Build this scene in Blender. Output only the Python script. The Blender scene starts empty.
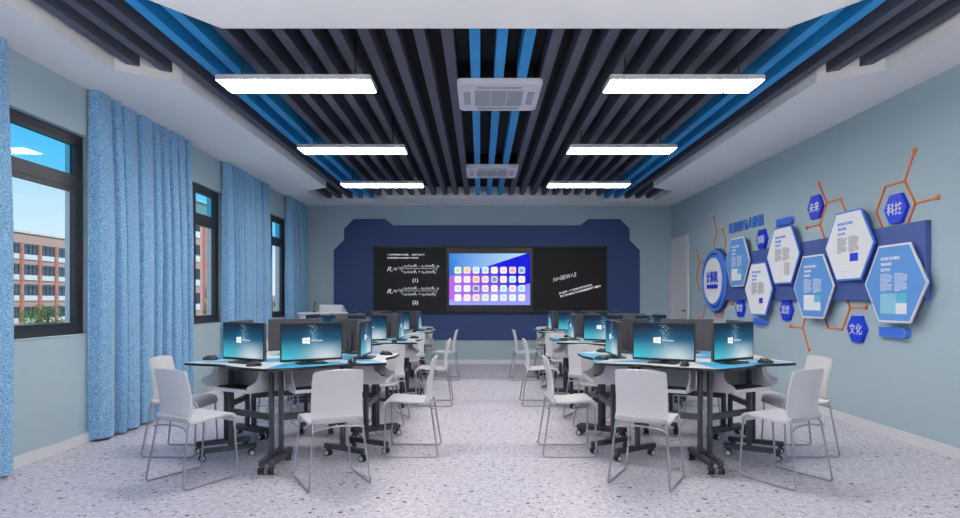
import bpy, bmesh, math, random
from mathutils import Vector, Matrix
random.seed(7)
PI = math.pi
scene = bpy.context.scene
col = scene.collection
R = math.radians

# ------------------------------------------------------------------ colours / materials
def lin(c):
    c = c / 255.0
    return c / 12.92 if c <= 0.04045 else ((c + 0.055) / 1.055) ** 2.4
def rgb(r, g, b): return (lin(r), lin(g), lin(b), 1.0)

def pm(name, c, rough=0.5, metal=0.0, noise=0.0, nscale=20.0, bump=0.0, bscale=60.0, spec=None, emit=None, estr=0.0):
    m = bpy.data.materials.new(name); m.use_nodes = True
    nt = m.node_tree; b = nt.nodes['Principled BSDF']
    b.inputs['Base Color'].default_value = c
    b.inputs['Roughness'].default_value = rough
    b.inputs['Metallic'].default_value = metal
    if spec is not None: b.inputs['Specular IOR Level'].default_value = spec
    tc = nt.nodes.new('ShaderNodeTexCoord')
    if noise > 0:
        n = nt.nodes.new('ShaderNodeTexNoise'); n.inputs['Scale'].default_value = nscale
        nt.links.new(tc.outputs['Object'], n.inputs['Vector'])
        mx = nt.nodes.new('ShaderNodeMix'); mx.data_type = 'RGBA'
        mx.inputs[6].default_value = tuple(max(0, v * (1 - noise)) for v in c[:3]) + (1,)
        mx.inputs[7].default_value = tuple(min(1, v * (1 + noise)) for v in c[:3]) + (1,)
        nt.links.new(n.outputs['Fac'], mx.inputs[0]); nt.links.new(mx.outputs[2], b.inputs['Base Color'])
    if bump > 0:
        n = nt.nodes.new('ShaderNodeTexNoise'); n.inputs['Scale'].default_value = bscale
        nt.links.new(tc.outputs['Object'], n.inputs['Vector'])
        bp = nt.nodes.new('ShaderNodeBump'); bp.inputs['Strength'].default_value = bump; bp.inputs['Distance'].default_value = 0.01
        nt.links.new(n.outputs['Fac'], bp.inputs['Height']); nt.links.new(bp.outputs['Normal'], b.inputs['Normal'])
    if emit is not None:
        b.inputs['Emission Color'].default_value = emit; b.inputs['Emission Strength'].default_value = estr
    return m

def screen_mat(name, strength):
    m = bpy.data.materials.new(name); m.use_nodes = True
    nt = m.node_tree; b = nt.nodes['Principled BSDF']
    a = nt.nodes.new('ShaderNodeVertexColor'); a.layer_name = 'Col'
    b.inputs['Base Color'].default_value = (0.01, 0.01, 0.01, 1); b.inputs['Roughness'].default_value = 0.45; b.inputs['Specular IOR Level'].default_value = 0.15
    nt.links.new(a.outputs['Color'], b.inputs['Emission Color']); b.inputs['Emission Strength'].default_value = strength
    return m

M = {}
M['wall'] = pm('wall_paint', rgb(170, 191, 201), 0.85, noise=0.02, nscale=2.0, bump=0.03, bscale=300)
M['white'] = pm('white_ceiling_paint', rgb(244, 242, 243), 0.9, noise=0.01, nscale=3.0)
M['skirt'] = pm('white_skirting', rgb(222, 222, 226), 0.5, noise=0.01)
M['black_ceiling'] = pm('black_void_paint', rgb(14, 14, 16), 0.9, noise=0.1, nscale=3)
M['slat_grey'] = pm('charcoal_slat', rgb(76, 78, 94), 0.6, noise=0.03, nscale=5)
M['slat_blue'] = pm('blue_slat', rgb(30, 140, 204), 0.55, noise=0.03, nscale=5)
M['navy'] = pm('navy_panel', rgb(48, 72, 124), 0.6, noise=0.02, nscale=3)
M['board_black'] = pm('blackboard', rgb(20, 20, 23), 0.7, noise=0.06, nscale=4)
M['board_frame'] = pm('board_frame', rgb(15, 15, 17), 0.5, noise=0.02)
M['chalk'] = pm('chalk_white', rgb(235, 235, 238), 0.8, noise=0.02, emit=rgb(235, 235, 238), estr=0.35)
M['plastic_white'] = pm('white_plastic', rgb(218, 217, 221), 0.42, noise=0.01, nscale=8)
M['chrome'] = pm('satin_steel_rod', rgb(176, 178, 186), 0.32, 0.75, noise=0.02)
M['desk_white'] = pm('white_laminate', rgb(232, 231, 233), 0.3, noise=0.01, nscale=6)
M['desk_blue'] = pm('blue_laminate', rgb(62, 172, 222), 0.3, noise=0.02, nscale=6)
M['edge_black'] = pm('black_edge_band', rgb(16, 16, 20), 0.45, noise=0.02)
M['frame_dark'] = pm('dark_grey_steel', rgb(64, 65, 73), 0.45, 0.2, noise=0.03)
M['tray'] = pm('pale_grey_tray', rgb(205, 205, 211), 0.5, noise=0.01)
M['rubber'] = pm('black_rubber', rgb(20, 20, 22), 0.6, noise=0.05)
M['castor_white'] = pm('castor_hub', rgb(215, 215, 218), 0.35, noise=0.02)
M['monitor_back'] = pm('monitor_casing', rgb(72, 70, 74), 0.5, noise=0.03)
M['monitor_black'] = pm('monitor_bezel', rgb(26, 26, 30), 0.35, noise=0.02)
M['key'] = pm('black_keys', rgb(30, 30, 33), 0.5, noise=0.05)
M['win_frame'] = pm('anthracite_aluminium', rgb(52, 54, 62), 0.4, 0.2, noise=0.02)
M['ac'] = pm('ac_plastic', rgb(214, 213, 220), 0.5, noise=0.01)
M['ac_dark'] = pm('ac_grille', rgb(170, 170, 180), 0.6, noise=0.02)
M['ac_slot'] = pm('ac_slot', rgb(150, 150, 160), 0.6, noise=0.02)
M['lamp_body'] = pm('lamp_housing', rgb(190, 190, 198), 0.5, noise=0.01)
M['orange'] = pm('orange_lacquer', rgb(240, 124, 56), 0.45, noise=0.02)
M['sign_blue'] = pm('royal_blue_sign', rgb(26, 62, 222), 0.45, noise=0.02)
M['sign_mid'] = pm('mid_blue_sign', rgb(80, 134, 230), 0.45, noise=0.02)
M['sign_deep'] = pm('deep_navy_sign', rgb(40, 62, 132), 0.5, noise=0.02)
M['sign_light'] = pm('sky_blue_print', rgb(98, 156, 226), 0.5, noise=0.02)
M['sign_board'] = pm('slate_blue_board', rgb(70, 92, 158), 0.55, noise=0.02)
M['sign_white'] = pm('white_print', rgb(240, 240, 245), 0.5, noise=0.01)
M['sign_ink'] = pm('dark_grey_ink', rgb(96, 98, 110), 0.6, noise=0.02)
M['sign_grey'] = pm('pale_grey_print', rgb(196, 196, 200), 0.6, noise=0.02)
M['sign_teal'] = pm('teal_print', rgb(96, 190, 220), 0.5, noise=0.02)
M['sign_sky'] = pm('pale_cyan_print', rgb(150, 210, 235), 0.5, noise=0.02)
M['ext_white'] = pm('exterior_render', rgb(225, 226, 228), 0.9, noise=0.03)
M['brick2'] = pm('pale_concrete', rgb(225, 218, 212), 0.9, noise=0.05, nscale=0.5)
M['ext_glass'] = pm('far_window_glass', rgb(70, 92, 108), 0.25, noise=0.3, nscale=0.3)
M['grass'] = pm('grass', rgb(92, 118, 62), 0.95, noise=0.2, nscale=0.6)
M['bark'] = pm('bark', rgb(95, 78, 62), 0.95, noise=0.2, nscale=3)
M['leaf'] = pm('leaf_green', rgb(112, 140, 76), 0.8, noise=0.35, nscale=0.8)
M['screen'] = screen_mat('monitor_screen', 1.0)
M['bigscreen'] = screen_mat('board_screen', 1.0)

def lamp_mat():
    m = bpy.data.materials.new('lamp_diffuser'); m.use_nodes = True
    b = m.node_tree.nodes['Principled BSDF']
    b.inputs['Base Color'].default_value = (0.9, 0.9, 0.9, 1)
    b.inputs['Emission Color'].default_value = (1.0, 0.955, 0.90, 1)
    b.inputs['Emission Strength'].default_value = LAMP
    return m
LAMP = 33.0
M['lamp'] = lamp_mat()
LAMP = 75.0
M['lamp_fill'] = lamp_mat()  # stronger glow for the added fill lamps that brighten the ceiling

def brick_mat():
    m = bpy.data.materials.new('red_brick'); m.use_nodes = True
    nt = m.node_tree; b = nt.nodes['Principled BSDF']; b.inputs['Roughness'].default_value = 0.9
    tc = nt.nodes.new('ShaderNodeTexCoord'); mp = nt.nodes.new('ShaderNodeMapping')
    mp.inputs['Rotation'].default_value = (R(90), 0, R(90))
    br = nt.nodes.new('ShaderNodeTexBrick'); br.inputs['Scale'].default_value = 1.2
    br.inputs['Color1'].default_value = rgb(206, 140, 124); br.inputs['Color2'].default_value = rgb(194, 124, 110)
    br.inputs['Mortar'].default_value = rgb(196, 160, 148); br.inputs['Mortar Size'].default_value = 0.02
    nt.links.new(tc.outputs['Object'], mp.inputs['Vector']); nt.links.new(mp.outputs['Vector'], br.inputs['Vector'])
    nt.links.new(br.outputs['Color'], b.inputs['Base Color'])
    return m
M['brick'] = brick_mat()

def glass_mat(name, tint):
    m = bpy.data.materials.new(name); m.use_nodes = True
    nt = m.node_tree; nt.nodes.remove(nt.nodes['Principled BSDF'])
    out = nt.nodes['Material Output']
    tr = nt.nodes.new('ShaderNodeBsdfTransparent'); tr.inputs['Color'].default_value = tint
    gl = nt.nodes.new('ShaderNodeBsdfGlossy'); gl.inputs['Roughness'].default_value = 0.0
    lw = nt.nodes.new('ShaderNodeLayerWeight'); lw.inputs['Blend'].default_value = 0.5
    pw = nt.nodes.new('ShaderNodeMath'); pw.operation = 'POWER'; pw.inputs[1].default_value = 5.0
    fr = nt.nodes.new('ShaderNodeMath'); fr.operation = 'MULTIPLY_ADD'; fr.inputs[1].default_value = 0.35; fr.inputs[2].default_value = 0.03
    nt.links.new(lw.outputs['Facing'], pw.inputs[0]); nt.links.new(pw.outputs[0], fr.inputs[0])
    mx = nt.nodes.new('ShaderNodeMixShader')
    nt.links.new(fr.outputs[0], mx.inputs[0]); nt.links.new(tr.outputs[0], mx.inputs[1]); nt.links.new(gl.outputs[0], mx.inputs[2])
    nt.links.new(mx.outputs[0], out.inputs['Surface'])
    return m
M['glass'] = glass_mat('clear_pane', (0.95, 0.98, 1.0, 1))
M['glass_tint'] = glass_mat('cyan_tinted_pane', (0.50, 0.88, 1.0, 1))

def floor_mat():
    m = bpy.data.materials.new('speckled_vinyl'); m.use_nodes = True
    nt = m.node_tree; L = nt.links; b = nt.nodes['Principled BSDF']
    b.inputs['Roughness'].default_value = 0.42; b.inputs['Specular IOR Level'].default_value = 0.35
    tc = nt.nodes.new('ShaderNodeTexCoord')
    n1 = nt.nodes.new('ShaderNodeTexNoise'); n1.inputs['Scale'].default_value = 26; n1.inputs['Detail'].default_value = 6; n1.inputs['Roughness'].default_value = 0.75
    L.new(tc.outputs['Object'], n1.inputs['Vector'])
    r1 = nt.nodes.new('ShaderNodeValToRGB'); r1.color_ramp.elements[0].position = 0.32; r1.color_ramp.elements[0].color = rgb(160, 156, 174)
    r1.color_ramp.elements[1].position = 0.62; r1.color_ramp.elements[1].color = rgb(220, 216, 226)
    L.new(n1.outputs['Fac'], r1.inputs['Fac'])
    def specks(scale, lo, hi, colr, prev, thr):
        v = nt.nodes.new('ShaderNodeTexVoronoi'); v.inputs['Scale'].default_value = scale
        L.new(tc.outputs['Object'], v.inputs['Vector'])
        r = nt.nodes.new('ShaderNodeMapRange'); r.inputs['From Min'].default_value = hi; r.inputs['From Max'].default_value = lo
        L.new(v.outputs['Distance'], r.inputs['Value'])
        s = nt.nodes.new('ShaderNodeSeparateColor'); L.new(v.outputs['Color'], s.inputs[0])
        g = nt.nodes.new('ShaderNodeMath'); g.operation = 'LESS_THAN'; g.inputs[1].default_value = thr
        L.new(s.outputs[0], g.inputs[0])
        mu = nt.nodes.new('ShaderNodeMath'); mu.operation = 'MULTIPLY'
        L.new(r.outputs[0], mu.inputs[0]); L.new(g.outputs[0], mu.inputs[1])
        mx = nt.nodes.new('ShaderNodeMix'); mx.data_type = 'RGBA'; mx.inputs[7].default_value = colr
        L.new(mu.outputs[0], mx.inputs[0]); L.new(prev, mx.inputs[6])
        return mx.outputs[2]
    c = specks(46, 0.22, 0.4, rgb(138, 135, 154), r1.outputs['Color'], 0.30)
    c = specks(30, 0.26, 0.38, rgb(96, 94, 112), c, 0.11)
    c = specks(17, 0.22, 0.30, rgb(66, 65, 82), c, 0.06)
    c = specks(60, 0.22, 0.4, rgb(232, 230, 236), c, 0.08)
    L.new(c, b.inputs['Base Color'])
    return m
M['floor'] = floor_mat()

def curtain_mat():
    m = bpy.data.materials.new('blue_woven_curtain'); m.use_nodes = True
    nt = m.node_tree; L = nt.links; b = nt.nodes['Principled BSDF']
    b.inputs['Roughness'].default_value = 0.85; b.inputs['Sheen Weight'].default_value = 0.3
    tc = nt.nodes.new('ShaderNodeTexCoord')
    mp = nt.nodes.new('ShaderNodeMapping'); mp.inputs['Scale'].default_value = (60, 60, 150)
    L.new(tc.outputs['Object'], mp.inputs['Vector'])
    n = nt.nodes.new('ShaderNodeTexNoise'); n.inputs['Scale'].default_value = 1.0; n.inputs['Detail'].default_value = 3; n.inputs['Roughness'].default_value = 0.7
    L.new(mp.outputs['Vector'], n.inputs['Vector'])
    r = nt.nodes.new('ShaderNodeValToRGB')
    r.color_ramp.elements[0].position = 0.36; r.color_ramp.elements[0].color = rgb(74, 128, 184)
    r.color_ramp.elements[1].position = 0.62; r.color_ramp.elements[1].color = rgb(160, 208, 238)
    L.new(n.outputs['Fac'], r.inputs['Fac']); L.new(r.outputs['Color'], b.inputs['Base Color'])
    bp = nt.nodes.new('ShaderNodeBump'); bp.inputs['Strength'].default_value = 0.5; bp.inputs['Distance'].default_value = 0.006
    L.new(n.outputs['Fac'], bp.inputs['Height']); L.new(bp.outputs['Normal'], b.inputs['Normal'])
    return m
M['curtain'] = curtain_mat()

# ------------------------------------------------------------------ mesh builder
class MB:
    def __init__(s): s.v = []; s.f = []; s.m = []; s.c = []; s.T = Matrix.Identity(4)
    def add(s, vs, fs, mi=0, cols=None):
        o = len(s.v)
        s.v += [tuple(s.T @ Vector(v)) for v in vs]
        for k, f in enumerate(fs):
            s.f.append([o + i for i in f]); s.m.append(mi); s.c.append(cols)
    def box(s, x0, x1, y0, y1, z0, z1, mi=0):
        s.add([(x0,y0,z0),(x1,y0,z0),(x1,y1,z0),(x0,y1,z0),(x0,y0,z1),(x1,y0,z1),(x1,y1,z1),(x0,y1,z1)],
              [(3,2,1,0),(4,5,6,7),(0,1,5,4),(1,2,6,5),(2,3,7,6),(3,0,4,7)], mi)
    def cbox(s, x0, x1, y0, y1, z0, z1, b=0.004, mi=0):
        # box with all vertical and top edges chamfered
        p = [(x0+b,y0),(x1-b,y0),(x1,y0+b),(x1,y1-b),(x1-b,y1),(x0+b,y1),(x0,y1-b),(x0,y0+b)]
        q = [(x0+2*b,y0+b),(x1-2*b,y0+b),(x1-b,y0+2*b),(x1-b,y1-2*b),(x1-2*b,y1-b),(x0+2*b,y1-b),(x0+b,y1-2*b),(x0+b,y0+2*b)]
        n = 8
        vs = [(a,c,z0+b) for a,c in p] + [(a,c,z1-b) for a,c in p] + [(a,c,z1) for a,c in q] + [(a,c,z0) for a,c in q]
        fs = []
        for i in range(n):
            j = (i+1) % n
            fs += [(i,j,n+j,n+i),(n+i,n+j,2*n+j,2*n+i),(3*n+i,3*n+j,j,i)]
        fs += [tuple(range(2*n,3*n)), tuple(reversed(range(3*n,4*n)))]
        s.add(vs, fs, mi)
    def prism(s, pts, z0, z1, mi=0, mtop=None, mbot=None):
        n = len(pts)
        vs = [(x,y,z0) for x,y in pts] + [(x,y,z1) for x,y in pts]
        s.add(vs, [(i,(i+1)%n,n+(i+1)%n,n+i) for i in range(n)], mi)
        s.add([(x,y,z1) for x,y in pts], [tuple(range(n))], mi if mtop is None else mtop)
        s.add([(x,y,z0) for x,y in pts], [tuple(reversed(range(n)))], mi if mbot is None else mbot)
    def tube(s, pts, r, n=8, mi=0, closed=False):
        pts = [Vector(p) for p in pts]; N = len(pts)
        vs = []; fs = []
        up = Vector((0.13, 0.21, 1)).normalized()
        prev = None
        for i, p in enumerate(pts):
            if closed: d = (pts[(i+1)%N] - pts[i-1])
            else: d = pts[min(i+1,N-1)] - pts[max(i-1,0)]
            d.normalize()
            if prev is None:
                a = d.cross(up)
                if a.length < 1e-3: a = d.cross(Vector((1,0,0)))
            else:
                a = prev - d * prev.dot(d)
            a.normalize(); prev = a
            b = d.cross(a)
            for k in range(n):
                t = 2*PI*k/n
                vs.append(p + (a*math.cos(t) + b*math.sin(t)) * r)
        for i in range(N if closed else N-1):
            j = (i+1) % N
            for k in range(n):
                l = (k+1) % n
                fs.append((i*n+k, i*n+l, j*n+l, j*n+k))
        if not closed:
            fs.append(tuple(reversed(range(n)))); fs.append(tuple((N-1)*n+k for k in range(n)))
        s.add(vs, fs, mi)
    def cyl(s, c0, c1, r, n=16, mi=0): s.tube([c0, c1], r, n, mi)
    def lathe(s, prof, n=32, mi=0):      # profile (r,z) about local z
        vs = []; fs = []
        for r, z in prof:
            for k in range(n):
                t = 2*PI*k/n; vs.append((r*math.cos(t), r*math.sin(t), z))
        for i in range(len(prof)-1):
            for k in range(n):
                l = (k+1)%n; fs.append((i*n+k, i*n+l, (i+1)*n+l, (i+1)*n+k))
        s.add(vs, fs, mi)
    def data(s, name, mats, smooth=False, fix=True):
        me = bpy.data.meshes.new(name)
        me.from_pydata(s.v, [], s.f)
        for m in mats: me.materials.append(m)
        for p, mi in zip(me.polygons, s.m): p.material_index = mi; p.use_smooth = smooth
        if any(c is not None for c in s.c):
            ca = me.color_attributes.new('Col', 'FLOAT_COLOR', 'CORNER')
            for p, c in zip(me.polygons, s.c):
                for k, li in enumerate(p.loop_indices):
                    ca.data[li].color = (c[k] if c is not None else (0,0,0,1))
        me.validate()
        if fix and not any(c is not None for c in s.c):
            bm = bmesh.new(); bm.from_mesh(me)
            bmesh.ops.remove_doubles(bm, verts=bm.verts, dist=1e-5)
            bmesh.ops.recalc_face_normals(bm, faces=bm.faces)
            bm.to_mesh(me); bm.free()
        me.update()
        return me
    def build(s, name, mats, parent=None, smooth=False, fix=True):
        if not isinstance(mats, (list, tuple)): mats = [mats]
        return link(name, s.data(name, mats, smooth, fix), parent)

def link(name, me, parent=None):
    o = bpy.data.objects.new(name, me); col.objects.link(o)
    if parent is not None: o.parent = parent
    return o
def smooth_angle(o, a=35):
    me = o.data
    for p in me.polygons: p.use_smooth = True
    bm = bmesh.new(); bm.from_mesh(me)
    for e in bm.edges:
        if len(e.link_faces) == 2 and e.calc_face_angle(0) > R(a): e.smooth = False
    bm.to_mesh(me); bm.free()
    return o
def tag(o, label=None, cat=None, group=None, kind=None):
    if label: o['label'] = label
    if cat: o['category'] = cat
    if group: o['group'] = group
    if kind: o['kind'] = kind
    return o
def empty(name, loc=(0,0,0), rz=0, mat=None):
    o = bpy.data.objects.new(name, None); col.objects.link(o)
    o.empty_display_size = 0.1
    if mat is not None: o.matrix_world = Matrix.Translation(Vector(loc)) @ mat.to_4x4()
    else: o.location = loc; o.rotation_euler = (0, 0, rz)
    return o
KIDS = {}
def copy_tree(o, parent=None):
    c = o.copy(); col.objects.link(c)
    if parent is not None: c.parent = parent
    for ch in list(o.children): copy_tree(ch, c)
    return c
def struct(o): o['kind'] = 'structure'; return o

def text_bm(body, size, depth=0.001, shear=0.0, align='CENTER', bold=0.0, spacing=1.0):
    cu = bpy.data.curves.new('lettering', 'FONT'); cu.body = body; cu.size = size
    cu.extrude = depth; cu.shear = shear; cu.align_x = align; cu.align_y = 'CENTER'
    cu.offset = bold; cu.space_character = spacing; cu.resolution_u = 3
    ob = bpy.data.objects.new('lettering', cu); col.objects.link(ob)
    dg = bpy.context.evaluated_depsgraph_get(); dg.update()
    me = bpy.data.meshes.new_from_object(ob.evaluated_get(dg))
    bpy.data.objects.remove(ob); 
    vs = [v.co.copy() for v in me.vertices]; fs = [tuple(p.vertices) for p in me.polygons]
    bpy.data.meshes.remove(me)
    return vs, fs
def add_text(mb, body, x, y, z, size, mi=0, rot=0.0, width=None, height=None, **kw):
    vs, fs = text_bm(body, size, **kw)
    if not vs: return
    al = kw.get('align', 'CENTER')
    xs = [v.x for v in vs]; ys = [v.y for v in vs]
    w = max(xs)-min(xs); h = max(ys)-min(ys)
    sx = width/w if width else 1.0; sy = height/h if height else (sx if width else 1.0)
    if width and not height: sy = sx
    cx = (max(xs)+min(xs))/2 if al == 'CENTER' else min(xs)
    cy = (max(ys)+min(ys))/2
    c, s_ = math.cos(rot), math.sin(rot)
    out = []
    for v in vs:
        a = (v.x-cx)*sx; b = (v.y-cy)*sy
        out.append((x + a*c - b*s_, y + a*s_ + b*c, z + v.z))
    mb.add(out, fs, mi)

# ------------------------------------------------------------------ camera
cam_d = bpy.data.cameras.new('camera'); cam = bpy.data.objects.new('camera', cam_d); col.objects.link(cam)
cam_d.sensor_width = 36; cam_d.lens = 36*600/960; cam_d.shift_y = 41.3/960; cam_d.clip_start = 0.02; cam_d.clip_end = 900
cam.location = (0, 0, 1.25); cam.rotation_euler = (R(90), 0, 0)
scene.camera = cam

# ------------------------------------------------------------------ room
XL, XR, YB, YN, H = -3.46, 3.765, 11.79, -2.6, 3.105
XC = 0.162
TOPZ = 3.33
WT = 0.20
f = MB(); f.box(XL-WT, XR+0.2, YN-0.2, YB+0.2, -0.1, 0); struct(f.build('floor', M['floor']))
# windows: (y0, y1, mullion centre)
WINS = [(0.1, 2.05, 1.05), (3.32, 5.31, 4.33), (6.5, 8.06, 7.36), (9.2, 10.76, 10.10)]
Z0, Z1 = 0.945, 2.69
w = MB()
edges = [YN-0.2]
for a, b, _ in WINS: edges += [a, b]
edges.append(YB+0.2)
for i in range(0, len(edges), 2): w.box(XL-WT, XL, edges[i], edges[i+1], 0, H, 0)
for a, b, _ in WINS:
    w.box(XL-WT, XL, a, b, 0, Z0, 0); w.box(XL-WT, XL, a, b, Z1, H, 0)
    # white render lining the outer half of each opening
    e = 0.004
    w.box(XL-WT-0.01, XL-0.12, b-e, b+0.001, Z0, Z1, 1); w.box(XL-WT-0.01, XL-0.12, a, a+e, Z0, Z1, 1)
    w.box(XL-WT-0.03, XL-0.12, a, b, Z0-0.001, Z0+e, 1)
struct(w.build('wall_left', [M['wall'], M['ext_white']], fix=False))
w = MB(); w.box(XR, XR+0.2, YN-0.2, YB+0.2, 0, H); struct(w.build('wall_right', M['wall']))
w = MB(); w.box(XL, XR, YB, YB+0.2, 0, H); struct(w.build('wall_back', M['wall']))
w = MB(); w.box(XL, XR, YN-0.2, YN, 0, H); struct(w.build('wall_front', M['wall']))
w = MB(); w.box(XL, XL+0.014, YN, YB, 0, 0.085); struct(w.build('baseboard_left', M['skirt']))
w = MB(); w.box(XR-0.014, XR, YN, 10.79, 0, 0.085); struct(w.build('baseboard_right', M['skirt']))
w = MB(); w.box(XL+0.014, XR-0.014, YB-0.014, YB, 0, 0.085); struct(w.build('baseboard_back', M['skirt']))

# ceiling with its stepped opening
half = [(1.925,4.095),(2.36,3.5),(3.108,3.5),(3.108,4.84),(2.70,5.105),(2.69,9.87),(3.10,10.18),(3.11,11.3),(2.2,11.3),(1.97,10.96)]
poly = [(XC+x, y) for x, y in half] + [(XC-x, y) for x, y in reversed(half)]
bm = bmesh.new()
def loop(pts, z):
    vs = [bm.verts.new((x, y, z)) for x, y in pts]
    return vs, [bm.edges.new((vs[i], vs[(i+1) % len(vs)])) for i in range(len(vs))]
ov, oe = loop([(XL-WT,YN-0.2),(XR+0.2,YN-0.2),(XR+0.2,YB+0.2),(XL-WT,YB+0.2)], H)
iv, ie = loop(poly, H)
bmesh.ops.triangle_fill(bm, edges=oe+ie, use_beauty=True)
tv = [bm.verts.new((v.co.x, v.co.y, TOPZ)) for v in iv]
for i in range(len(iv)):
    j = (i+1) % len(iv); bm.faces.new((iv[i], iv[j], tv[j], tv[i]))
ot = [bm.verts.new((v.co.x, v.co.y, TOPZ)) for v in ov]
for i in range(4):
    j = (i+1) % 4; bm.faces.new((ov[i], ov[j], ot[j], ot[i]))
me = bpy.data.meshes.new('ceiling'); bm.to_mesh(me); bm.free(); me.materials.append(M['white'])
struct(link('ceiling', me))
w = MB(); w.box(XL-WT, XR+0.2, YN-0.2, YB+0.2, TOPZ, TOPZ+0.12); struct(w.build('ceiling', M['black_ceiling']))

# slats
def spans(x):
    ys = []
    n = len(poly)
    for i in range(n):
        (x0,y0),(x1,y1) = poly[i], poly[(i+1)%n]
        if (x0 <= x < x1) or (x1 <= x < x0): ys.append(y0 + (y1-y0)*(x-x0)/(x1-x0))
    ys.sort(); return [(ys[i], ys[i+1]) for i in range(0, len(ys)-1, 2)]
ORD = ['', 'first', 'second', 'third', 'fourth', 'fifth', 'sixth', 'seventh', 'eighth', 'ninth']
SW = 0.04
for k in range(-15, 16):
    x = XC + 0.2*k
    A, B = spans(x-SW), spans(x+SW)
    blue = abs(k) in (0, 1, 11, 12)
    side = 'left' if k < 0 else 'right'
    for q, (a, b) in enumerate(zip(A, B)):
        mb = MB(); mb.prism([(x-SW,a[0]),(x+SW,b[0]),(x+SW,b[1]),(x-SW,a[1])], 3.172, TOPZ)
        o = mb.build('ceiling_slat', M['slat_blue'] if blue else M['slat_grey'])
        ak = abs(k)
        if k == 0: l = 'bright blue ceiling slat running down the exact middle'
        elif ak == 1: l = 'bright blue ceiling slat just %s of the middle one' % side
        elif ak <= 9: l = 'charcoal ceiling slat, %s to the %s of the three central blue slats' % (ORD[ak-1] if ak > 1 else 'first', side)
        elif ak == 10: l = 'charcoal ceiling slat next to the blue pair on the %s' % side
        elif ak == 11: l = 'inner bright blue ceiling slat of the %s hand pair' % side
        elif ak == 12: l = 'outer bright blue ceiling slat of the %s hand pair' % side
        elif ak == 13: l = 'charcoal full length ceiling slat outside the %s blue pair' % side
        else: l = 'short charcoal slat in the %s %s ceiling pocket, %s one' % ('near' if q == 0 else 'far', side, 'inner' if ak == 14 else 'outer')
        tag(o, l, 'ceiling slat', 'ceiling slats')

# lamps
def make_lamp(loc, label, up=False):
    t = empty('pendant_lamp', loc)
    tag(t, label, 'ceiling light', 'linear pendant lamps')
    h = MB(); c = 0.012
    h.prism([(-0.6+c,-0.15),(0.6-c,-0.15),(0.6,-0.15+c),(0.6,0.15-c),(0.6-c,0.15),(-0.6+c,0.15),(-0.6,0.15-c),(-0.6,-0.15+c)], 0.004, 0.042)
    h.build('housing', M['lamp_body'], t)
    d = MB(); z = 0.04 if up else 0.0
    d.prism([(-0.59,-0.14),(0.59,-0.14),(0.59,0.14),(-0.59,0.14)], z, z+0.006); d.build('diffuser', M['lamp_fill' if up else 'lamp'], t)
    top = (TOPZ if 3.6 < loc[1] < 11 else H) - loc[2]
    for x in (-0.45, 0.45):
        r = MB(); r.cyl((x,0,0.04),(x,0,top),0.006,8); r.build('suspension_rod', M['rubber'], t)
for i, y in enumerate((4.76, 6.82, 8.88, 1.75, -0.6)):  # rows above and behind the camera: unseen fill lamps added to brighten the ceiling
    for sx, sd in ((-1.44,'left'), (1.60,'right')):
        if y > 4: l = '%s white linear pendant lamp over the %s side desks' % (['nearest','middle','farthest'][i], sd)
        elif y > 0: l = 'added upward fill lamp above the camera, out of view, on the %s side' % sd
        else: l = 'added upward fill lamp behind the camera, out of view, on the %s side' % sd
        make_lamp((sx, y, 2.945 if y > 4 else 2.35), l, up=y < 4)

# ceiling cassettes
for y, l in ((5.55, 'near square white air conditioning cassette in middle of slatted ceiling'), (8.82, 'far square white air conditioning cassette in middle of slatted ceiling')):
    t = empty('air_conditioner', (XC+0.01, y, 3.118)); tag(t, l, 'air conditioner', 'ceiling cassette units')
    a = 0.372; c = 0.03
    mb = MB(); mb.prism([(-a+c,-a),(a-c,-a),(a,-a+c),(a,a-c),(a-c,a),(-a+c,a),(-a,a-c),(-a,-a+c)], 0.012, 0.05)
    a2 = a-0.01; mb.prism([(-a2+c,-a2),(a2-c,-a2),(a2,-a2+c),(a2,a2-c),(a2-c,a2),(-a2+c,a2),(-a2,a2-c),(-a2,-a2+c)], 0.0, 0.012)
    mb.build('panel', M['ac'], t)
    mb = MB(); mb.box(-0.22, 0.22, -0.21, 0.21, -0.003, 0.0, 0)
    for i in range(1, 12): yy = -0.21+0.42*i/12; mb.box(-0.21, 0.21, yy-0.003, yy+0.003, -0.006, -0.003, 1)
    for xx in (-0.073, 0.073): mb.box(xx-0.003, xx+0.003, -0.21, 0.21, -0.008, -0.003, 2)
    mb.build('grille', [M['ac_dark'], M['ac_slot'], M['ac']], t)
    for dx, dy in ((0,-1),(0,1),(-1,0),(1,0)):
        mb = MB()
        if dx == 0: mb.cbox(-0.2, 0.2, dy*0.285-0.025, dy*0.285+0.025, -0.006, 0.0, 0.003)
        else: mb.cbox(dx*0.29-0.03, dx*0.29+0.03, -0.17, 0.17, -0.006, 0.0, 0.003)
        mb.build('air_flap', M['ac_dark'], t)
    mb = MB(); mb.box(-0.3, 0.3, -0.3, 0.3, 0.05, TOPZ-3.118); mb.build('casing', M['slat_grey'] if False else M['black_ceiling'], t)

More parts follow.
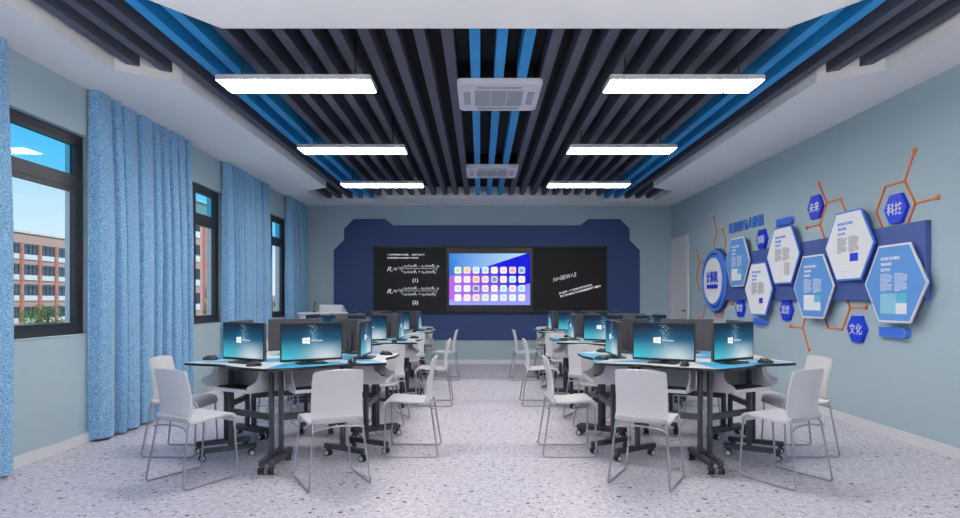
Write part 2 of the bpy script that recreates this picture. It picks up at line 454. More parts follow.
# ------------------------------------------------------------------ windows
for i, (a, b, mc) in enumerate(WINS):
    wn = empty('window_%d' % (i+1), (XL-0.09, (a+b)/2, Z0)); struct(wn)
    hw = (b-a)/2; hh = Z1-Z0; m0 = mc-(a+b)/2
    X0, X1 = -0.03, 0.035
    fr = MB(); t = 0.055
    fr.box(X0, X1, -hw, hw, 0, t+0.02); fr.box(X0, X1, -hw, hw, hh-t, hh); fr.box(X0, X1, -hw, -hw+t, t+0.02, hh-t); fr.box(X0, X1, hw-t, hw, t+0.02, hh-t)
    TZ = 1.32
    fr.box(X0, X1, -hw+t, hw-t, TZ-0.035, TZ+0.035)
    fr.box(X0, X1, m0-0.035, m0+0.035, t+0.02, TZ-0.035); fr.box(X0, X1, m0-0.035, m0+0.035, TZ+0.035, hh-t)
    o = fr.build('window_frame', M['win_frame'], wn)
    for y0, y1 in ((-hw+t, m0-0.035), (m0+0.035, hw-t)):
        for z0, z1, g in ((t+0.02, TZ-0.035, 'glass'), (TZ+0.035, hh-t, 'glass_tint')):
            s = MB(); e = 0.038
            s.box(X0+0.012, X1-0.006, y0, y1, z0, z0+e); s.box(X0+0.012, X1-0.006, y0, y1, z1-e, z1)
            s.box(X0+0.012, X1-0.006, y0, y0+e, z0+e, z1-e); s.box(X0+0.012, X1-0.006, y1-e, y1, z0+e, z1-e)
            so = s.build('sash', M['win_frame'], wn)
            p = MB(); p.box(-0.004, 0.002, y0+e, y1-e, z0+e, z1-e); p.build('pane', M[g], so)
    s = MB(); s.cbox(0.036, 0.098, -hw, hw, -0.001, 0.012, 0.003); s.build('window_sill', M['wall'], wn)

# ------------------------------------------------------------------ curtains
def curtain(y0, y1, seed, label):
    rnd = random.Random(seed)
    n = int((y1-y0)/0.006)
    # irregular pleats
    brk = [0.0]
    while brk[-1] < (y1-y0): brk.append(brk[-1] + rnd.choice([0.10, 0.19, 0.24, 0.28, 0.16]))
    sc = (y1-y0)/brk[-1]; brk = [b*sc for b in brk]
    amps = [rnd.uniform(0.085, 0.12) for _ in brk]; ph = [rnd.uniform(0.3, 0.7) for _ in brk]
    rows = [0.022, 0.6, 1.2, 1.8, 2.4, 2.85, H-0.003]
    mb = MB(); vs = []; fs = []
    for zi, z in enumerate(rows):
        for i in range(n+1):
            y = (y1-y0)*i/n
            j = 0
            while j < len(brk)-2 and y > brk[j+1]: j += 1
            u = (y-brk[j])/(brk[j+1]-brk[j])
            e_ = 0.018/(brk[j+1]-brk[j]); q = max(0.0, min(1.0, (min(u, 1-u)-e_)/(e_*0.9))); q = q*q*(3-2*q)
            d = amps[j] * q * (0.8+0.2*math.sin(PI*u)) * (0.6+0.4*min(1, (H-z)/1.2))      # rounded pleat with a sharp valley
            d += 0.008*math.sin(7*y+seed)*(1-z/H)
            d += 0.012*math.sin(PI*2*u+seed)*(0.3+0.7*(1-z/H))
            yy = y + 0.012*math.sin(z*1.7+j*1.3+seed)*math.sin(PI*u)
            vs.append((d, yy, z))
    for zi in range(len(rows)-1):
        for i in range(n):
            a = zi*(n+1)+i; fs.append((a, a+1, a+n+2, a+n+1))
    # back layer gives the cloth its thickness
    o0 = len(vs); vs2 = [(x-0.006, y, z) for x, y, z in vs]
    fs2 = [tuple(reversed([o0+q for q in f_])) for f_ in fs]
    rim = []
    for zi in range(len(rows)-1):
        for i in (0, n):
            a = zi*(n+1)+i; rim.append((a, a+n+1, o0+a+n+1, o0+a))
    for i in range(n): rim.append((i, i+1, o0+i+1, o0+i))
    mb.add(vs+vs2, fs+fs2+rim)
    o = mb.build('curtain', M['curtain'], smooth=True); smooth_angle(o, 70)
    o.location = (XL+0.03, y0, 0)
    tag(o, label, 'curtain', 'blue window curtains')
curtain(2.1, 4.31, 3, 'blue woven curtain nearest the camera at the left edge of the picture')
curtain(5.27, 7.03, 11, 'wide blue pleated curtain between the nearest and middle windows')
curtain(8.0, 9.66, 23, 'blue pleated curtain between the middle and farthest windows')
curtain(10.60, 11.74, 31, 'narrow blue curtain in the far left corner past the last window')

# ------------------------------------------------------------------ back wall
MB_BACK = Matrix(((1,0,0),(0,0,-1),(0,1,0)))       # local x -> X, y -> Z, z -> -Y
def bx_(px): return (px-480)/600*YB
def bz_(py): return 1.25+(300.3-py)/600*YB
cx0 = bx_(486.8)
prof = [(152.8,340),(152.8,250.2),(142.5,240),(142.5,228.8),(133,219.1),(101.5,219.1),(93.3,225.4)]
rt = [((486.8+a-480)/600*YB, bz_(b)) for a, b in prof]; lf = [((486.8-a-480)/600*YB, bz_(b)) for a, b in reversed(prof)]
mb = MB(); mb.prism(rt+lf, 0, 0.02)
o = empty('feature_panel', (0, YB, 0), mat=MB_BACK)
mb.build('panel_face', M['navy'], o)
tag(o, 'navy blue stepped panel covering the far wall behind the blackboard', 'wall panel')

# blackboard with interactive screen
t = empty('blackboard', (bx_(490), YB-0.021, bz_(279.7)), mat=MB_BACK)
tag(t, 'long black smart blackboard with glowing touch screen in its centre', 'blackboard')
S = YB/600
W2, H2 = 116*S, 33*S
mb = MB(); e = 0.03
mb.box(-W2, W2, -H2, -H2+e, 0, 0.075); mb.box(-W2, W2, H2-e, H2, 0, 0.075); mb.box(-W2, -W2+e, -H2+e, H2-e, 0, 0.075); mb.box(W2-e, W2, -H2+e, H2-e, 0, 0.075)
mb.build('frame', M['board_frame'], t)
sx0, sx1, sy0, sy1 = (449.4-490)*S, (529.8-490)*S, (279.7-305)*S, (279.7-253.8)*S
for a, b in ((-W2+e, sx0-0.05), (sx1+0.05, W2-e)):
    mb = MB(); mb.box(a+0.002, b-0.002, -H2+e, H2-e, 0, 0.06); bp = mb.build('writing_panel', M['board_black'], t)
    mb = MB()
    P = lambda px, py: ((px-490)*S, (279.7-py)*S)
    if a < -1:
        def ln(x0, y0, x1, y1, th=0.006):
            (a0, b0), (a1, b1) = P(x0, y0), P(x1, y1)
            mb.box(a0, a1, b0-th/2, b0+th/2, 0.0605, 0.0615)
        kw = dict(depth=0.0006, shear=0.0, bold=0.002)
        x, y = P(388, 255); add_text(mb, '我们经常在公式里、 会用到以下', x, y, 0.061, 0.1, align='LEFT', width=37.0*S, height=1.7*S, depth=0.0006, bold=0.004)
        x, y = P(388, 258.2); add_text(mb, '它的基本公式如下所示', x, y, 0.061, 0.1, align='LEFT', width=31.0*S, height=1.7*S, depth=0.0006, bold=0.004)
        for y0, num in ((269.2, '(1)'), (291.3, '(2)')):
            x, y = P(387.5, y0); add_text(mb, 'R', x, y, 0.061, 0.22, align='LEFT', depth=0.0006, shear=0.35, width=4.5*S, height=4.4*S)
            x, y = P(392, y0+1.8); add_text(mb, 's', x, y, 0.061, 0.1, align='LEFT', depth=0.0006, shear=0.35, width=1.3*S, height=1.8*S)
            x, y = P(394, y0+0.3); add_text(mb, '=r', x, y, 0.061, 0.16, align='LEFT', depth=0.0006, shear=0.3, width=4.4*S, height=3.0*S)
            x, y = P(398.6, y0-1.6); add_text(mb, '2', x, y, 0.061, 0.1, align='LEFT', depth=0.0006, shear=0.3, width=1.1*S, height=1.6*S)
            x, y = P(400, y0+0.1); add_text(mb, '=[', x, y, 0.061, 0.2, align='LEFT', depth=0.0006, shear=0.2, width=3.8*S, height=5.2*S)
            x, y = P(404.5, y0-3.0); add_text(mb, 'n\u2081/cos\u03b8\u2081 - n\u2082/cos\u03b8\u2082', x, y, 0.061, 0.2, align='LEFT', depth=0.0006, shear=0.3, width=31*S, height=3.6*S)
            x, y = P(404.0, y0+2.9); add_text(mb, 'n\u2081/cos\u03b8\u2081 + n\u2082/cos\u03b8\u2082', x, y, 0.061, 0.2, align='LEFT', depth=0.0006, shear=0.3, width=32*S, height=3.6*S)
            ln(403.8, y0-0.3, 436.5, y0-0.3)
            x, y = P(436, y0-1.0); add_text(mb, ']\u00b2', x, y, 0.061, 0.2, align='LEFT', depth=0.0006, shear=0.3, width=3.2*S, height=5.0*S)
            x, y = P(413, y0+11.6); add_text(mb, num, x, y, 0.061, 0.2, align='LEFT', depth=0.0006, bold=0.003, width=5.6*S, height=4.6*S)
    else:
        x, y = P(552.5, 280.0); add_text(mb, 'N=\u2202EW\u2227S', x, y, 0.061, 0.2, align='LEFT', depth=0.0006, shear=0.3, rot=R(14), width=24*S, height=4.4*S)
        x, y = P(558.5, 293.6); add_text(mb, '此式是一个光的方程式可以', x, y, 0.061, 0.1, align='LEFT', depth=0.0006, bold=0.003, rot=R(15), width=34*S, height=2.2*S)
        x, y = P(559.5, 296.6); add_text(mb, '用来计算反射光的强度和能量比', x, y, 0.061, 0.1, align='LEFT', depth=0.0006, bold=0.003, rot=R(15), width=42*S, height=2.2*S)
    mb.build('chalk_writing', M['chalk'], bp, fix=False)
mb = MB(); mb.box(sx0-0.048, sx1+0.048, -H2+e, H2-e, 0, 0.062); scp = mb.build('screen_panel', M['monitor_black'], t)
# the picture on the touch screen
mb = MB()
def U(u, v): return (sx0+(sx1-sx0)*u, sy0+(sy1-sy0)*v)
def cpoly(pts, cols, z):
    mb.add([U(*p)+(z,) for p in pts], [tuple(range(len(pts)))], 0, cols)
def mixc(a, b, t): return tuple(a[i]*(1-t)+b[i]*t for i in range(3))+(1,)
def wall_col(u, v):
    pur = rgb(150, 90, 235); blu = rgb(0, 0, 222); pk = rgb(190, 100, 235)
    return mixc(mixc(pk, pur, min(1, u*2.5)), blu, min(1, max(0, (u-0.25)*1.7+(v-0.45)*1.2)))
NX, NY = 20, 12
for i in range(NX):
    for j in range(NY):
        q = [(i/NX,j/NY),((i+1)/NX,j/NY),((i+1)/NX,(j+1)/NY),(i/NX,(j+1)/NY)]
        cpoly(q, [wall_col(*p) for p in q], 0.0635)
lb, mbc = rgb(170, 215, 245), rgb(40, 120, 215)
q = [(0,0.55),(0.3,0.68),(0.45,0.74),(0.96,1),(0,1)]; cpoly(q, [rgb(30,110,215), rgb(120,170,235), rgb(150,195,240), rgb(190,225,250), rgb(45,135,225)], 0.0642)
q = [(0,0),(1,0),(1,0.42),(0.5,0.26),(0,0.1)]; cpoly(q, [rgb(150,180,250), rgb(150,160,255), rgb(140,140,250), rgb(150,140,250), rgb(170,150,250)], 0.0642)
rnd = random.Random(5)
pal = [(190,235,140),(250,190,130),(170,235,240),(140,225,250),(245,245,215),(235,220,250),(255,150,120),(70,150,190),
       (225,240,220),(235,235,250),(255,170,110),(255,200,170),(60,140,180),(250,235,180),(150,230,235),(250,220,215),
       (190,235,240),(225,240,250),(40,80,150),(225,205,245),(250,235,225),(160,235,245),(240,205,230),(150,220,245),
       (250,250,240),(250,225,205),(250,190,170),(200,235,160),(235,245,240),(180,235,230),(215,240,225),(245,225,215)]
for r_ in range(4):
    for c_ in range(8):
        u = 0.108+c_*0.1125; v = 0.675-r_*0.177; du, dv = 0.042, 0.066
        p = [(u-du,v-dv*0.7),(u-du*0.7,v-dv),(u+du*0.7,v-dv),(u+du,v-dv*0.7),(u+du,v+dv*0.7),(u+du*0.7,v+dv),(u-du*0.7,v+dv),(u-du,v+dv*0.7)]
        bc = pal[r_*8+c_]; wh = mixc(rgb(*bc), rgb(255,255,255), 0.6)
        cpoly(p, [wh]*8, 0.065)
        p = [(u-du*.55,v-dv*.5),(u+du*.55,v-dv*.5),(u+du*.55,v+dv*.5),(u-du*.55,v+dv*.5)]
        c2 = mixc(rgb(*bc), rgb(255,255,255), 0.15); cpoly(p, [c2]*4, 0.0655)
mb.build('screen', M['bigscreen'], scp)

# ------------------------------------------------------------------ door on the right wall
MR = Matrix(((0,0,-1),(-1,0,0),(0,1,0)))           # local x -> -Y, y -> Z, z -> -X
d = empty('door_1', (XR, 11.3, 0), mat=MR); struct(d)
mb = MB(); mb.box(-0.49, -0.42, 0, 2.44, 0, 0.03); mb.box(0.42, 0.49, 0, 2.44, 0, 0.03); mb.box(-0.42, 0.42, 2.36, 2.44, 0, 0.03); mb.build('door_frame', M['skirt'], d)
mb = MB(); mb.box(-0.418, 0.418, 0.005, 2.358, 0, 0.012)
for x0, x1, y0, y1 in ((-0.418,-0.31,0.005,2.358),(0.31,0.418,0.005,2.358),(-0.31,0.31,2.2,2.358),(-0.31,0.31,0.005,0.2)): mb.box(x0, x1, y0, y1, 0.012, 0.022)
mb.build('door_leaf', M['skirt'], d)
mb = MB(); mb.cyl((0.36,1.06,0.02),(0.36,1.06,0.06),0.012,10); mb.tube([(0.36,1.06,0.055),(0.25,1.06,0.058)],0.009,8); mb.build('door_handle', M['frame_dark'], d)

# ------------------------------------------------------------------ lectern
t = empty('teacher_lectern', (-2.77, 10.9, 0))
tag(t, 'white teacher lectern in the far left corner before the navy wall panel', 'lectern')
mb = MB(); mb.cbox(-0.44, 0.44, -0.27, 0.27, 0.05, 1.0, 0.012); mb.box(-0.42, 0.42, -0.24, 0.24, 0, 0.05); mb.build('cabinet', M['plastic_white'], t)
mb = MB(); mb.cbox(-0.46, 0.46, -0.3, 0.3, 1.0, 1.035, 0.006); mb.build('worktop', M['desk_white'], t)
mb = MB(); mb.prism([(-0.18, 1.035), (0.12, 1.035), (0.12, 1.06), (-0.14, 1.17), (-0.18, 1.17)], -0.1, 0.31)
mb.v = [(v[2], v[0], v[1]) for v in mb.v]; mb.build('screen_hood', M['plastic_white'], t)
for x in (-0.2, 0.2):
    mb = MB(); mb.box(x-0.19, x+0.19, -0.276, -0.268, 0.12, 0.92); mb.build('cabinet_door', M['plastic_white'], t)
mb = MB(); mb.cyl((-0.24,0,1.035),(-0.24,0,1.05),0.03,12); mb.tube([(-0.24,0,1.04),(-0.245,0,1.12),(-0.235,-0.02,1.18),(-0.21,-0.05,1.205)],0.005,6); mb.cyl((-0.214,-0.046,1.203),(-0.19,-0.07,1.213),0.01,8)
o = mb.build('microphone', M['rubber']); o.location = t.location; tag(o, 'thin black gooseneck microphone standing on the white teacher lectern', 'microphone')

# ------------------------------------------------------------------ desk clusters
AP = 0.778; SD = AP*math.tan(PI/6)     # apothem, half side
OY = 0.50
TZ0, TZ1 = 0.740, 0.760
def outer_edge():
    pts = []
    key = [(-1.02,0.014),(-0.97,0.014),(-0.78,0.004),(-0.6,-0.01),(-0.42,-0.034),(-0.25,-0.048),(-0.1,-0.044),(0.05,-0.022),(0.2,-0.004),(0.35,0.005),(0.6,0.008),(0.85,0.004),(0.97,0.0),(1.0,-0.004)]
    for a, e in key: pts.append((AP+e, a*SD))
    return pts
def make_desk(odd):
    sgn = -1 if odd else 1
    root = empty('trapezoid_desk')
    pts = outer_edge()
    k = 0.996
    pts = [(x, y*k) for x, y in pts]
    inn = 0.14; si = inn*math.tan(PI/6)*k
    pr = (0.36, 0.36*math.tan(PI/6)*k)
    front = pts + [pr]
    rear = [pts[0], pr, (inn, si), (inn, -si)]
    full = pts + [pr, (inn, si), (inn, -si)]
    fl = lambda L: [(x-OY, sgn*y) for x, y in L]
    mb = MB(); n = len(full); F = fl(full)
    mb.add([(x,y,TZ0) for x,y in F]+[(x,y,TZ1) for x,y in F], [(i,(i+1)%n,n+(i+1)%n,n+i) for i in range(n)], 2)
    mb.add([(x,y,TZ0) for x,y in F], [tuple(range(n))], 2)
    mb.add([(x,y,TZ1) for x,y in fl(front)], [tuple(range(len(front)))], 1 if odd else 0)
    mb.add([(x,y,TZ1) for x,y in fl(rear)], [tuple(range(4))], 0 if odd else 1)
    mb.build('tabletop', [M['desk_white'], M['desk_blue'], M['edge_black']], root, fix=False)
    bm = bmesh.new(); o = root.children[0]; bm.from_mesh(o.data); bmesh.ops.recalc_face_normals(bm, faces=bm.faces)
    for f_ in bm.faces:
        c = f_.calc_center_median()
        if abs(c.z-TZ1) < 1e-4 and f_.normal.z < 0: f_.normal_flip()
        if abs(c.z-TZ0) < 1e-4 and f_.normal.z > 0: f_.normal_flip()
    bm.to_mesh(o.data); bm.free()
    posts = []
    for s in (-1, 1):
        a = s*PI/6; dx, dy = math.cos(a), math.sin(a); tx, ty = -math.sin(a)*-s, math.cos(a)*-s   # inward tangent
        off = 0.036 if s*sgn > 0 else 0.14; ra, rb = (0.44, 0.888) if s*sgn > 0 else (0.40, 0.82); rp = 0.663 if s*sgn > 0 else 0.59
        P2 = lambda r, q: (r*dx + q*tx - OY, r*dy + q*ty)
        def obox(r0, r1, q0, q1, z0, z1, b=0.0):
            m_ = MB(); m_.prism([P2(r0+b,q0),P2(r0,q0+b),P2(r0,q1-b),P2(r0+b,q1),P2(r1-b,q1),P2(r1,q1-b),P2(r1,q0+b),P2(r1-b,q0)] if b else [P2(r0,q0),P2(r0,q1),P2(r1,q1),P2(r1,q0)], z0, z1); return m_
        ft = obox(ra, rb, off-0.02, off+0.02, 0.062, 0.098, 0.01).build('foot', M['frame_dark'], root)
        for r in (ra+0.03, rb-0.03):
            c = MB()
            x, y = P2(r, off)
            c.cyl((x,y,0.05),(x,y,0.062),0.012,10,0)
            for q in (-0.014, 0.014):
                p0 = P2(r+0.008, off+q-0.008); p1 = P2(r+0.008, off+q+0.008)
                c.cyl((p0[0],p0[1],0.026),(p1[0],p1[1],0.026),0.026,14,1)
                p0 = P2(r+0.008, off+q-0.0088); p1 = P2(r+0.008, off+q+0.0088)
                c.cyl((p0[0],p0[1],0.026),(p1[0],p1[1],0.026),0.019,12,2)
            p0 = P2(r+0.008, off-0.006); p1 = P2(r+0.008, off+0.006)
            c.cyl((p0[0],p0[1],0.034),(p1[0],p1[1],0.034),0.024,12,0)
            co = c.build('castor', [M['frame_dark'], M['rubber'], M['castor_white']], ft); smooth_angle(co)
        obox(rp-0.021, rp+0.021, off-0.015, off+0.015, 0.1, TZ0, 0.005).build('leg', M['frame_dark'], root)
        posts.append(P2(rp, off))
    mb = MB(); (x0,y0),(x1,y1) = posts; mb.prism([(x0-0.014,y0+0.012),(x0+0.014,y0+0.012),(x1+0.014,y1-0.012),(x1-0.014,y1-0.012)], 0.35, 0.395); mb.build('crossbeam', M['frame_dark'], root)
    # keyboard tray
    prof = [(0.44,0.737),(0.655,0.737),(0.66,0.70),(0.67,0.665),(0.69,0.64),(0.725,0.625),(0.755,0.612),(0.765,0.60),(0.75,0.585),(0.72,0.57),(0.66,0.56),(0.44,0.56)]
    mb = MB()
    tw = 0.235
    for y in (-tw, tw):
        a, b = y-0.004, y+0.004
        n = len(prof)
        mb.add([(x-OY,a,z) for x,z in prof]+[(x-OY,b,z) for x,z in prof], [(i,(i+1)%n,n+(i+1)%n,n+i) for i in range(n)]+[tuple(range(n)), tuple(reversed(range(n,2*n)))], 0)
    mb.box(0.44-OY, 0.74-OY, -tw, tw, 0.56, 0.568)
    mb.box(0.44-OY, 0.448-OY, -tw, tw, 0.568, 0.737)
    mb.cbox(0.735-OY, 0.757-OY, -tw, tw, 0.562, 0.588, 0.004)
    tr = mb.build('keyboard_tray', M['tray'], root)
    return root
desk_even = make_desk(False); desk_odd = make_desk(True)

def make_monitor():
    root = empty('computer_monitor')
    mb = MB(); mb.prism([(-0.075,-0.11),(0.065,-0.11),(0.085,-0.09),(0.085,0.09),(0.065,0.11),(-0.075,0.11),(-0.09,0.095),(-0.09,-0.095)], 0, 0.009); mb.build('base', M['monitor_black'], root)
    mb = MB(); mb.box(-0.042, -0.028, -0.036, 0.036, 0.009, 0.07); mb.box(-0.042, -0.028, -0.036, 0.036, 0.12, 0.21); mb.box(-0.042, -0.028, -0.036, -0.012, 0.07, 0.12); mb.box(-0.042, -0.028, 0.012, 0.036, 0.07, 0.12); mb.box(-0.03, 0.012, -0.03, 0.03, 0.14, 0.2)
    mb.build('neck', M['monitor_back'], root)
    W_, z0, z1 = 0.238, 0.020, 0.315
    mb = MB(); mb.cbox(-0.014, 0.014, -W_, W_, z0, z1, 0.004, 0); mb.build('casing', M['monitor_back'], root)
    mb = MB(); mb.box(0.0135, 0.0165, -W_, W_, z0, z1); mb.build('bezel', M['monitor_black'], root)
    # picture: faces +x ; viewer's left is -y... (looking along -x, left = -y)
    mb = MB()
    u0, u1, v0, v1 = -W_+0.008, W_-0.008, z0+0.018, z1-0.008
    def UV(u, v, z): return (z, u0+(u1-u0)*u, v0+(v1-v0)*v)
    def C(u, v):
        top = rgb(0, 28, 54); mid = rgb(4, 92, 130); lo = rgb(66, 196, 214); wh = rgb(198, 212, 218)
        c = mixc(mid, top, min(1, max(0, (v-0.42)/0.5)))
        c = mixc(c, lo, max(0, min(1, (0.55-v)/0.5)) * max(0, 1-u*0.9))
        g = math.exp(-((u-0.72)**2)/0.09)*max(0, min(1, (0.52-v)/0.42)); c = mixc(c, wh, min(1, g*1.05))
        if v > 0.4: c = mixc(c, rgb(60,150,190), 0.35*math.exp(-((u-0.5)**2)/0.02-((v-0.6)**2)/0.03))
        return c
    NX, NY = 16, 10
    for i in range(NX):
        for j in range(NY):
            q = [(i/NX,j/NY),((i+1)/NX,j/NY),((i+1)/NX,(j+1)/NY),(i/NX,(j+1)/NY)]
            mb.add([UV(a,b,0.0170) for a,b in q], [(0,1,2,3)], 0, [C(a,b) for a,b in q])
    rr = random.Random(2)
    for k in range(170):
        v = rr.uniform(0.2, 0.98); u = 0.54+0.16*(v-0.6)*-0.6+rr.gauss(0, 0.035+0.05*abs(v-0.55))
        s_ = rr.uniform(0.002, 0.006)*(1.3 if rr.random() < 0.15 else 1)
        cc = mixc(rgb(90,180,210), rgb(235,245,250), rr.random())
        mb.add([UV(u-s_,v,0.0173),UV(u,v-s_*1.7,0.0173),UV(u+s_,v,0.0173),UV(u,v+s_*1.7,0.0173)], [(0,1,2,3)], 0, [cc]*4)
    sc = mb.build('screen', M['screen'], root)
    lg = MB(); wh = [rgb(250,252,252)]*4
    for a in (0, 1):
        for b in (0, 1):
            ua = 0.335+a*0.066; ub = ua+0.061
            va = 0.43+b*0.095; vb = va+0.088
            sk = lambda u, v: (u, 0.52+(v-0.52)*(0.85+1.4*(u-0.335)))
            lg.add([UV(*sk(ua,va),0.0177),UV(*sk(ub,va),0.0177),UV(*sk(ub,vb),0.0177),UV(*sk(ua,vb),0.0177)], [(0,1,2,3)], 0, wh)
    vs, fs = text_bm('Windows', 0.045, depth=0.0)
    xs = [v.x for v in vs]; ys = [v.y for v in vs]; cx = (max(xs)+min(xs))/2; cy = (max(ys)+min(ys))/2; sc_ = 0.2/(max(xs)-min(xs))
    fc = wh[0]
    for f_ in fs:
        lg.add([UV(0.58+(vs[i].x-cx)*sc_, 0.525+(vs[i].y-cy)*sc_*1.75, 0.0177) for i in f_], [tuple(range(len(f_)))], 0, [fc]*len(f_))
    lg.build('screen_logo', M['screen'], sc)
    return root
monitor = make_monitor()

def make_keyboard():
    root = empty('keyboard')
    mb = MB(); mb.cbox(-0.065, 0.065, -0.215, 0.215, 0, 0.014, 0.003); mb.build('keyboard_body', M['monitor_black'], root)
    mb = MB()
    for r in range(5):
        for c in range(16): mb.box(-0.055+r*0.0225, -0.055+r*0.0225+0.018, -0.2+c*0.0252, -0.2+c*0.0252+0.021, 0.014, 0.0185)
    k = mb.build('keys', M['key'], root, fix=False); 
    return root
def make_mouse():
    mb = MB()
    prof = [(0.0,-0.06),(0.02,-0.055),(0.032,-0.035),(0.034,0.0),(0.033,0.03),(0.022,0.052),(0.0,0.058)]
    n = 12; vs = []; fs = []
    for i in range(13):
        t_ = i/12; x = -0.058+0.116*t_
        wdt = 0.034*math.sin(PI*min(1,max(0,t_*0.94+0.03)))**0.45; hgt = 0.036*math.sin(PI*(0.12+0.76*t_))**0.8
        for k in range(n+1):
            a = PI*k/n; vs.append((x, -wdt*math.cos(a), 0.002+hgt*math.sin(a)))
    for i in range(12):
        for k in range(n): fs.append((i*(n+1)+k, i*(n+1)+k+1, (i+1)*(n+1)+k+1, (i+1)*(n+1)+k))
        fs.append((i*(n+1), (i+1)*(n+1), (i+1)*(n+1)+n, i*(n+1)+n))
    fs.append(tuple(range(n+1))); fs.append(tuple(12*(n+1)+k for k in range(n+1)))
    mb.add(vs, fs)
    root = empty('computer_mouse')
    b = mb.build('mouse_body', M['monitor_black'], root); smooth_angle(b, 50)
    w_ = MB(); w_.cyl((-0.032,-0.004,0.03),(-0.032,0.004,0.03),0.009,12); w_.build('scroll_wheel', M['rubber'], root)
    return root
keyboard = make_keyboard(); mouse = make_mouse()

# ---- chair
def make_chair():
    root = empty('classroom_chair')
    prof = [(-0.204,0.786),(-0.202,0.778),(-0.197,0.762),(-0.186,0.71),(-0.174,0.66),(-0.164,0.60),(-0.159,0.545),(-0.158,0.50),(-0.156,0.468),(-0.148,0.448),(-0.128,0.439),(-0.09,0.436),(0.0,0.439),(0.08,0.446),(0.15,0.453),(0.185,0.449),(0.208,0.434),(0.220,0.410),(0.224,0.385)]
    def hw(i, z):
        if i == 0: return 0.150
        if i == 1: return 0.166
        if i == 2: return 0.172
        if i <= 8: return 0.175
        if i == len(prof)-1: return 0.170
        return 0.178
    def sheet(idx, bow):
        bm = bmesh.new(); rows = []
        NC = 12
        for i in idx:
            x, z = prof[i]; w_ = hw(i, z); row = []
            for c in range(NC+1):
                s_ = -1+2*c/NC
                b_ = bow*(s_*s_) if i < 8 else 0
                zz = -0.006*(1-s_*s_) if 10 <= i <= 14 else 0
                dz = 0
                if i == 0: dz = -0.004*s_*s_*s_*s_
                row.append(bm.verts.new((x+b_*0.018, s_*w_, z+zz+dz)))
            rows.append(row)
        for a in range(len(rows)-1):
            for c in range(NC): bm.faces.new((rows[a][c], rows[a][c+1], rows[a+1][c+1], rows[a+1][c]))
        bmesh.ops.recalc_face_normals(bm, faces=bm.faces)
        bmesh.ops.solidify(bm, geom=bm.faces[:], thickness=0.014)
        bmesh.ops.recalc_face_normals(bm, faces=bm.faces)
        for f_ in bm.faces: f_.smooth = True
        for e_ in bm.edges:
            if len(e_.link_faces) == 2 and e_.calc_face_angle(0) > R(50): e_.smooth = False
        me = bpy.data.meshes.new('shell'); bm.to_mesh(me); bm.free(); me.materials.append(M['plastic_white']); return me
    link('backrest', sheet(range(0, 9), 1.0), root)
    link('seat', sheet(range(8, len(prof)), 0.0), root)
    def fillet(pts, r=0.03, n=5):
        pts = [Vector(p) for p in pts]; out = [pts[0]]
        for i in range(1, len(pts)-1):
            a = (pts[i-1]-pts[i]); b = (pts[i+1]-pts[i]); rr = min(r, a.length*0.45, b.length*0.45)
            p0 = pts[i]+a.normalized()*rr; p2 = pts[i]+b.normalized()*rr
            for k in range(n+1):
                t_ = k/n; out.append(p0*(1-t_)**2 + pts[i]*2*t_*(1-t_) + p2*t_*t_)
        out.append(pts[-1]); return out
    for s in (-1, 1):
        p = [(-0.11,s*0.14,0.434),(-0.158,s*0.168,0.431),(-0.222,s*0.207,0.008),(0.205,s*0.207,0.008),(0.200,s*0.166,0.425),(0.15,s*0.15,0.434)]
        mb = MB(); mb.tube(fillet(p, 0.03), 0.0075, 8); o = mb.build('sled_leg', M['chrome'], root, smooth=True)
    mb = MB(); pts = [(-0.182+0.035*math.sin(PI*k/10)**0.6, -0.177+0.354*k/10, 0.385+0.016*math.sin(PI*k/10)**0.6) for k in range(11)]
    mb.tube(pts, 0.0065, 8); mb.build('crossbar', M['chrome'], root, smooth=True)
    mb = MB(); mb.tube([(-0.11,-0.145,0.43),(-0.11,0.145,0.43)], 0.007, 8); mb.tube([(0.15,-0.15,0.433),(0.15,0.15,0.433)], 0.007, 8); mb.build('seat_support', M['chrome'], root, smooth=True)
    return root
chair = make_chair()

used = set()
def inst(proto, loc, rz):
    if proto.name not in used: used.add(proto.name); o = proto
    else: o = copy_tree(proto)
    o.location = loc; o.rotation_euler = (0, 0, rz); return o

